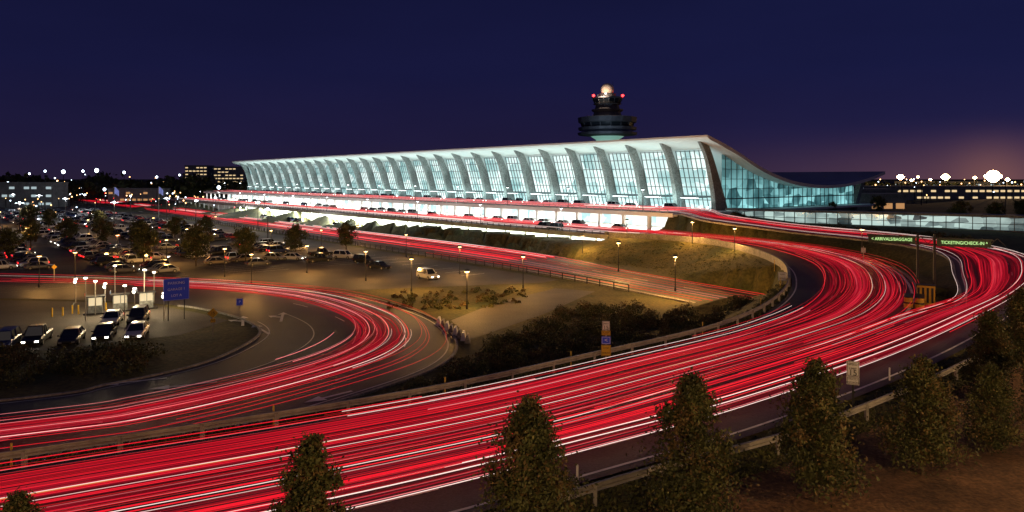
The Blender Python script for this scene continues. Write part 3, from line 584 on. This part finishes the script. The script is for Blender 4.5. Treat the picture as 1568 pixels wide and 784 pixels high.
# ---------------------------------------------------------------- signs
def post_sign(name,px,py,z,panels,ph,ang=None,postm='steel',two=False):
    x,y,_=W(px,py,z); ang=-math.atan2(x,y) if ang is None else ang
    o=empty(name,(x,y,z),ang); mb=MB()
    for dx in((-.9,.9) if two else (0,)): mb.box(dx-.05,dx+.05,0,.08,0,ph,0)
    mb.obj('post',[M[postm]],parent=o)
    for (zc,w_,h_,m_,txt,ts,shape) in panels:
        mb=MB()
        if shape=='diamond': mb.add([(0,-.03,zc-h_/2),(w_/2,-.03,zc),(0,-.03,zc+h_/2),(-w_/2,-.03,zc),(0,-.005,zc-h_/2),(w_/2,-.005,zc),(0,-.005,zc+h_/2),(-w_/2,-.005,zc)],[(0,1,2,3),(7,6,5,4),(0,1,5,4),(1,2,6,5),(2,3,7,6),(3,0,4,7)],0)
        else:
            mb.box(-w_/2,w_/2,-.035,-.005,zc-h_/2,zc+h_/2,0)
            for q1 in(-1,1): mb.box(q1*(w_/2-.04)-.01,q1*(w_/2-.04)+.01,-.04,-.036,zc-h_/2+.03,zc+h_/2-.03,1); mb.box(-w_/2+.03,w_/2-.03,-.04,-.036,zc+q1*(h_/2-.04)-.01,zc+q1*(h_/2-.04)+.01,1)
        mb.obj('panel',[M[m_],M['signw' if m_ in('signb',) else 'dark']],parent=o)
        for k3,(tx,sz) in enumerate(zip(txt,ts)):
            cu=bpy.data.curves.new('legend','FONT'); cu.body=tx; cu.size=sz; cu.align_x='CENTER'; cu.align_y='CENTER'; cu.extrude=.003
            cu.materials.append(M['signw' if m_=='signb' else 'dark']); q=bpy.data.objects.new('legend',cu); COL.objects.link(q); q.parent=o; q.rotation_euler=(math.pi/2,0,0)
            tot=len(txt); q.location=(0,-.055,zc+h_*(.5-(k3+.5)/tot)*.86)
    return o
post_sign('speed_limit_sign',1306,640,4.15,[(2.65,.62,.8,'signw',('SPEED','LIMIT','15'),(.16,.16,.42),''),(2.0,.62,.42,'signw',('STRICTLY','ENFORCED'),(.12,.12),'')],3.05,postm='dark')
post_sign('speed_limit_sign',928,560,4.15,[(2.75,.5,.62,'signw',('SPEED','15'),(.13,.36),''),(2.25,.6,.3,'yellow',('RAMP',),(.16,),''),(1.75,.62,.52,'signb',('<',),(.4,),''),(1.05,.66,.75,'yellow',('STOP','AHEAD'),(.16,.16),'')],3.05)
post_sign('warning_sign',326,515,0,[(2.5,1.1,1.1,'yellow',('15',),(.4,),'diamond'),(1.7,.5,.4,'yellow',('MPH',),(.16,),'')],3.0)
post_sign('parking_sign',270,490,0,[(3.7,2.9,2.6,'signb',('PARKING','GARAGE 1','LOT A'),(.46,.42,.42),'')],4.9,ang=R_(38),two=True,postm='dark')
post_sign('traffic_sign',367,473,0,[(.9,.8,.9,'signb',('P',),(.5,),'')],1.4)
post_sign('traffic_sign',1198,436,4.3,[(1.0,.95,1.05,'signw',('KEEP','RIGHT'),(.22,.22),'')],1.5)
post_sign('traffic_sign',1322,404,4.5,[(2.0,.6,.7,'signw',('NO','STOP'),(.2,.2),'')],2.6)
post_sign('traffic_sign',83,430,0,[(2.3,.8,.8,'yellow',('!',),(.4,),'diamond')],2.8)
gx,gy,_=W(1418,442,4.3); g_=empty('overhead_sign',(gx,gy,4.3),-math.atan2(gx,gy)*.75)
mb=MB(); mb.cyl((-.85,0,-.3),(-.85,0,6.3),.17,.14,10,0); mb.cyl((.85,0,-.3),(.85,0,6.3),.17,.14,10,0)
mb.beam((-6.1,0,6.05),(6.6,0,5.75),.16,.16,0); mb.beam((-6.1,0,5.2),(6.6,0,5.0),.12,.12,0)
for i in range(9): x=-5.8+i*1.5; mb.beam((x,0,5.15),(x+.75,0,6.0),.06,.06,0); mb.beam((x+.75,0,6.0),(x+1.5,0,5.15),.06,.06,0)
mb.box(-6.0,-1.1,-.35,-.12,5.15,6.05,1); mb.box(1.05,6.3,-.35,-.12,4.95,5.85,1)
mb.obj('frame',[M['dark'],mat('sign_black',(.02,.05,.02),.5)],parent=g_)
for tx,x,z in(('< ARRIVALS/BAGGAGE',-3.55,5.6),('TICKETING/CHECK-IN ^',3.7,5.4)):
    cu=bpy.data.curves.new('legend','FONT'); cu.body=tx; cu.size=.5; cu.align_x='CENTER'; cu.align_y='CENTER'; cu.extrude=.01; cu.offset=.004; cu.materials.append(E['text']); q=bpy.data.objects.new('legend',cu); COL.objects.link(q); q.parent=g_; q.rotation_euler=(math.pi/2,0,0); q.location=(x,-.39,z); q.scale=(.84,1,1)
mb=MB()
for i in range(3):
    for j in range(2): mb.cyl((i*.95,j*.95,0),(i*.95,j*.95,1.0),.42,.38,14,0); mb.cyl((i*.95,j*.95,1.0),(i*.95,j*.95,1.08),.44,.44,14,1); mb.cyl((i*.95,j*.95,.4),(i*.95,j*.95,.55),.425,.418,14,1)
x,y,_=W(1408,472,4.3); mb.obj('crash_barrels',[M['yellow'],M['dark']],(x,y,4.31),R_(60))
mb=MB(); mb.box(-.8,.8,-.35,.35,0,1.9,0); mb.box(-.9,.9,-.42,.42,1.9,2.0,1)
for i in range(4): mb.box(-.75+i*.4,-.55+i*.4,-.37,-.355,.2,1.7,1)
x,y,_=W(1418,466,4.3); mb.obj('sign_controller_cabinet',[M['yellow'],M['dark']],(x,y,4.31),R_(-30))
mb=MB()
for i in range(8):
    t=i/7; x,y,_=W(672+44*t,497+27*t); mb.add([(x-.3,y-.7,0),(x+.3,y-.7,0),(x+.3,y+.7,0),(x-.3,y+.7,0),(x-.1,y-.7,.85),(x+.1,y-.7,.85),(x+.1,y+.7,.85),(x-.1,y+.7,.85)],[(4,5,6,7),(0,1,5,4),(1,2,6,5),(2,3,7,6),(3,0,4,7)],i%2)
mb.obj('jersey_barrier',[M['white'],M['concrete']])
mb=MB()
for i in range(A.at(2),A.at(9),38):
    p=A.p(i,-.10); mb.box(p[0]-.04,p[0]+.04,p[1]-.02,p[1]+.02,p[2]-.6,p[2]+.95,0)
mb.obj('delineator_posts',[M['ypaint']])
mb=MB()
for px,py in((884,745),(1362,585),(1500,520),(1480,470)):
    x,y,_=W(px,py,4.2); mb.cyl((x,y,4),(x,y,5.1),.05,.05,6,0)
mb.obj('reflector_posts',[M['signw']])
# ---------------------------------------------------------------- vegetation
def tree_mesh(name,h,cr,n,size,conic=True,tr=.09,cb=.16,wts=(4,4,2,1)):
    mb=MB(); top=Vector((random.uniform(-.1,.1),random.uniform(-.1,.1),h*.95)); mb.cyl((0,0,-.2),top*.5,tr,tr*.6,8,0); mb.cyl(top*.5,top,tr*.6,tr*.12,6,0)
    cl=[]
    for i in range(110 if conic else 46):
        f=random.random()**(1.05 if conic else .8); z=h*(cb+(1-cb)*f)
        prof=min(1,.55+2.2*f)*(1-f)**.72+.04 if conic else math.sqrt(max(0,1-(2*f-1)**2))*.95+.05
        r=cr*prof*random.uniform(.2,1.15); a=random.uniform(0,6.283); p=Vector((r*math.cos(a),r*math.sin(a),z)); cl.append((p,random.uniform(.09,.22)*cr*((1.15-.6*f) if conic else 1)))
        if i<40: zz=max(h*.12,z-r*.8-.2); mb.cyl(top*(zz/top.z),p,tr*.3,tr*.07,4,0)
    C_=[];mi=[]
    per=n//len(cl)
    for p,r in cl:
        g=rng.normal(size=(per,3))*r*np.array([1,1,.9]); C_.append(g+np.array(p)); tone=random.choices((1,2,3,4),wts)[0]
        mi+=[tone if random.random()<.8 else random.choices((1,2,3,4),wts)[0] for _ in range(per)]
    for k in range(40 if conic else 0):
        a=random.uniform(0,6.283); f=random.uniform(.3,1); r=cr*.9*(1-f)**.75; b=Vector((r*math.cos(a),r*math.sin(a),h*f*.95)); e_=b+Vector((math.cos(a)*.3,math.sin(a)*.3,random.uniform(.25,.65)))
        mb.cyl(b,e_,.012,.005,4,0); q=np.array([b.lerp(e_,random.random()) for _ in range(22)])+rng.normal(size=(22,3))*.045; C_.append(q); mi+=[random.choice((2,3)) for _ in range(22)]
    mb.leaves(np.concatenate(C_),size,mi); return mb.mesh(name,[M['bark']]+LE)
TN=[tree_mesh('young_tree',5.1,1.75,15500,.07,wts=(5,4,3,.8)),tree_mesh('young_tree',5.1,1.6,14500,.07,wts=(5,4,3,.8)),tree_mesh('young_tree',5.1,1.85,16000,.07,wts=(5,4,3,.8))]
for i,(x,y,hh) in enumerate([(-14.5,21,3.4),(-6.2,22.2,4.7),(.6,23.8,5.2),(6.6,26.3,5.3),(12.0,28.4,5.4),(17.7,31,4.8),(22.3,33.5,3.9),(28,42,4.9),(33.5,47,5.3),(37,52,4.2),(26.5,35,5.2),(45,60,4.6)]):
    o=inst('young_tree',TN[i%3],(x,y,4.15),random.random()*6,sc=hh/5.0)
TR=[tree_mesh('deciduous_tree',7.5,2.5,3600,.22,False,.16,.30),tree_mesh('deciduous_tree',7.5,2.7,3600,.22,False,.16,.28)]
for i,(px,py,hp) in enumerate([(220,408,62),(300,408,60),(376,402,52),(452,392,45),(530,386,44),(158,378,40),(215,375,38),(105,375,40),(47,380,44),(45,352,36),(268,368,36),(75,352,30),(150,350,28),(316,362,30),(12,400,50)]):
    x,y,_=W(px,py); inst('deciduous_tree',TR[i%2],(x,y,0),random.random()*6,sc=hp*y/F/7.5)
for px,py,z,hp in((1345,330,6.2,30),(1470,345,6.2,38),(1525,345,6.2,36),(1565,340,6.2,34),(1275,328,6.3,20)):
    x,y,_=W(px,py,z); inst('deciduous_tree',TR[0],(x,y,z-.2),random.random()*6,sc=hp*y/F/7.5)
def shrubs(name,pts,r=(.5,.95),n=120,size=.11,tones=(5,3,3,1)):
    mb=MB(); C_=[];mi=[]
    for x,y,z in pts:
        rr=random.uniform(*r); k=int(n*rr); g=rng.normal(size=(k,3)); g/=np.linalg.norm(g,axis=1)[:,None]; g*=rr*rng.uniform(.45,1.08,(k,1)); g[:,2]=np.abs(g[:,2])*random.uniform(.9,1.3)
        C_.append(g+np.array((x,y,z))); t=random.choices((1,2,3,4),tones)[0]; mi+=[t if random.random()<.8 else random.randint(1,4) for _ in range(k)]
    mb.leaves(np.concatenate(C_),size,mi); return mb.obj(name,[M['bark']]+LE)
pts=[]
PW=[(430,655),(560,612),(690,545),(760,505),(860,462),(930,455),(1050,468),(1165,480),(1100,508),(900,553),(700,596)]
k=0
while k<480:
    px=random.uniform(430,1165); py=random.uniform(455,655)
    if not inpoly(px,py,PW): continue
    x,y,_=W(px,py,1.0); 
    if random.random()>min(1,(y/75)**2): continue
    z=hz(x,y); 
    if kA.find((x,y,0))[2]<1.8: continue
    if kD.find((x,y,0))[2]<1.0: continue
    pts.append((x,y,z-.1)); k+=1
shrubs('shrub_bed',pts,(.6,1.1),n=230,size=.10,tones=(3,4,5,3))
pts=[]
for _ in range(170):
    x=random.uniform(-64,-33); y=random.uniform(58,70)
    if x>-41 and y<62: continue
    pts.append((x,y,0))
shrubs('hedge',pts,(.7,1.3),n=170,size=.12,tones=(4,4,4,1))
pts=[(random.uniform(-17,2),random.uniform(93,111),0) for _ in range(110)]; pts=[p for p in pts if p[0]<(p[1]-93)*.5-9+8 and p[1]<110+p[0]*.2]
shrubs('ornamental_grass',pts,(.3,.6),n=130,size=.14,tones=(1,1,3,3))
pts=[]
for i in range(B.at(11.5),B.at(15.5),1):
    p=B.p(i,1.25+random.random()*.25); pts.append((p[0],p[1],hz(p[0],p[1])))
shrubs('roadside_hedge',pts,(.6,1.0),n=110,size=.15)
pts=[]
for i in range(C.at(1.2),C.at(4.5),2):
    p=C.p(i,1.12+random.random()*.12); pts.append((p[0],p[1],hz(p[0],p[1])))
shrubs('shrub_bed',pts,(.4,.8),n=130,size=.1)
def tufts(name,P,size=.09,n=16):
    C_=np.repeat(np.array(P),n,axis=0)+rng.normal(size=(len(P)*n,3))*np.array([.25,.25,.05]); mb=MB(); mb.leaves(C_,size,[random.choice((1,2,2,4)) for _ in C_]); return mb.obj(name,[M['bark']]+LE)
P=[]
for i in range(B.at(1.5),B.at(8.5)):
    for _ in range(5): q=B.p(i,1); d=np.array(q[:2])-np.array(B.p(i,0)[:2]); d/=np.linalg.norm(d); k=random.uniform(.4,3.2); P.append((q[0]+d[0]*k+random.uniform(-.2,.2),q[1]+d[1]*k,4.24))
for i in range(A.at(1),A.at(8)):
    for _ in range(4): q=A.p(i,0); d=np.array(A.p(i,1)[:2])-np.array(q[:2]); d/=np.linalg.norm(d); k=random.uniform(.3,2.2); P.append((q[0]-d[0]*k,q[1]-d[1]*k,hz(q[0]-d[0]*k,q[1]-d[1]*k)+.04))
tufts('grass_tufts',P)
P=[]
for _ in range(2600):
    x=random.uniform(10,42); y=random.uniform(100,150)
    if kA.find((x,y,0))[2]<1.5 or kD.find((x,y,0))[2]<.8: continue
    z=hz(x,y)
    if z>.02: P.append((x,y,z+.03))
tufts('grass_tufts',P,.10,10)
C_=[]
for _ in range(1500):
    px=random.uniform(-100,1700)
    if 395<px<1290: continue
    d=random.uniform(520,850) if px<800 else random.uniform(650,950); x=(px-784)/F*d; hh=(15+4*math.sin(px*.05)+3*math.sin(px*.13)) if px<800 else 13
    k=30; g=rng.random((k,3)); C_.append(np.array((x,d,0))+np.stack([rng.normal(size=k)*5,rng.normal(size=k)*4,hh*random.uniform(.6,1.1)*g[:,2]**.6],1))
C_=np.concatenate(C_); mb=MB(); mb.leaves(C_,2.6,[random.choice((1,1,2)) for _ in C_]); mb.obj('distant_tree_line',[M['bark']]+LE)
# ---------------------------------------------------------------- distant buildings
def building(name,px,ytop,d,wpx,z0=0,m=None,rz=0,dep=20,p=.75):
    x=(px-784)/F*d; zt=H+(HZ-ytop)*d/F; w_=wpx*d/F; o=empty(name,(x,d,0),rz); mb=MB(); fl=max(1,int((zt-z0)/3.6))
    mb.box(-w_/2,w_/2,0,dep,z0,zt,0); mb.box(-w_/2-.3,w_/2+.3,-.3,dep+.3,zt,zt+.8,0); mb.obj('walls',[M['wcol']],parent=o)
    mb=MB()
    for f in range(fl):
        zz=z0+(zt-z0)*(f+.3)/fl; nW=max(2,int(w_/4))
        for i in range(nW):
            if random.random()<p: a=-w_/2+(i+.15)*w_/nW; mb.box(a,a+w_/nW*.7,-.12,-.02,zz,zz+(zt-z0)/fl*.3,0)
    mb.obj('windows',[m],parent=o)
wy=emat('window_yellow',(1,.72,.38),.9,'NONE'); wc=emat('window_cool',(.75,.95,1),.5,'NONE'); wo=emat('window_orange',(1,.5,.2),.5,'NONE')
building('office_building',300,254,850,34,m=wy); building('office_building',350,256,850,46,m=wy); building('office_building',388,266,700,20,m=wy)
building('service_building',35,281,420,90,m=wc,dep=15,p=.5)
building('concourse_building',1440,287,420,330,4,wy,0,30); building('concourse_building',1500,279,700,260,4,wc,0,30); building('hangar',1345,292,330,60,4,wo,0,20); building('service_building',1360,300,260,55,4,wo,0,10)
building('service_building',205,290,500,80,m=wo,dep=15,p=.4)
mb=MB()
def fl(px,py,d,r,mi):
    x=(px-784)/F*d; z=H+(HZ-py)*d/F; mb.sphere((x,d,z),r,mi,6); mb.beam((x,d+.1,0),(x,d+.1,z),.25,.25,0)
for _ in range(260):
    px=random.uniform(-20,440); py=random.triangular(264,318,292); d=min(900,H*F/max(6,(py-HZ)+14)); fl(px,py,d,d*random.uniform(.0004,.0010),random.choice((1,1,1,2,2,4)))
for _ in range(110):
    px=random.uniform(1300,1590); py=random.triangular(270,304,283); d=random.uniform(330,800); fl(px,py,d,d*random.uniform(.0004,.001),random.choice((1,1,1,2)))
for px,py,r in((97,263,1.5),(148,261,1.6),(190,264,1.1),(127,262,1.0),(69,262,.9),(240,271,.9),(45,266,.8),(160,290,1.2),(335,287,1.4),(12,280,1),(275,268,.8)): fl(px,py,500,r*.9,2)
mb.obj('distant_street_lights',[M['dark'],E['far'],E['farw'],E['big'],E['tail']])
for px,py,r in((1378,271,2.0),(1447,271,2.3),(1395,276,.8),(1424,275,.8),(1492,272,1.0),(1520,270,4.6),(1542,275,1.2),(1405,271,.7)):
    d=560; x=(px-784)/F*d; z=H+(HZ-py)*d/F; m2=MB(); m2.cyl((0,0,0),(0,0,z+r),.35,.2,6,0); m2.beam((-r,0,z),(r,0,z),.3,.3,0)
    m2.sphere((0,-.6,z),r,1,12)
    for a_ in(-1.2,1.2): m2.sphere((a_*r,-.6,z),r*.3,1,8)
    m2.obj('floodlight_mast',[M['dark'],E['big']],(x,d,0))
light('airfield_flood','POINT',(375,545,30),300000,(1,.6,.28),parent=bpy.data.objects['distant_street_lights'])
fc=mat('flag_cloth_glow',(.2,.25,.6),.8,em=(.22,.28,.7),es=.35)  # cloth emission stands in for light falling on the flags
for px,py in((175,335),(243,333)):
    x,y,_=W(px,py); mb=MB(); mb.cyl((0,0,0),(0,0,13.5),.12,.06,6,0)
    n=8; vs=[]
    for i in range(n+1): u=i/n; vs+=[(.08+1.9*u,.25*math.sin(u*6),10.4-1.0*u*u),(.08+1.9*u,.25*math.sin(u*6+.4),13.2-1.5*u*u)]
    mb.add(vs,[(2*i,2*i+2,2*i+3,2*i+1) for i in range(n)],1); mb.obj('flag',[M['steel'],fc],(x,y,0))
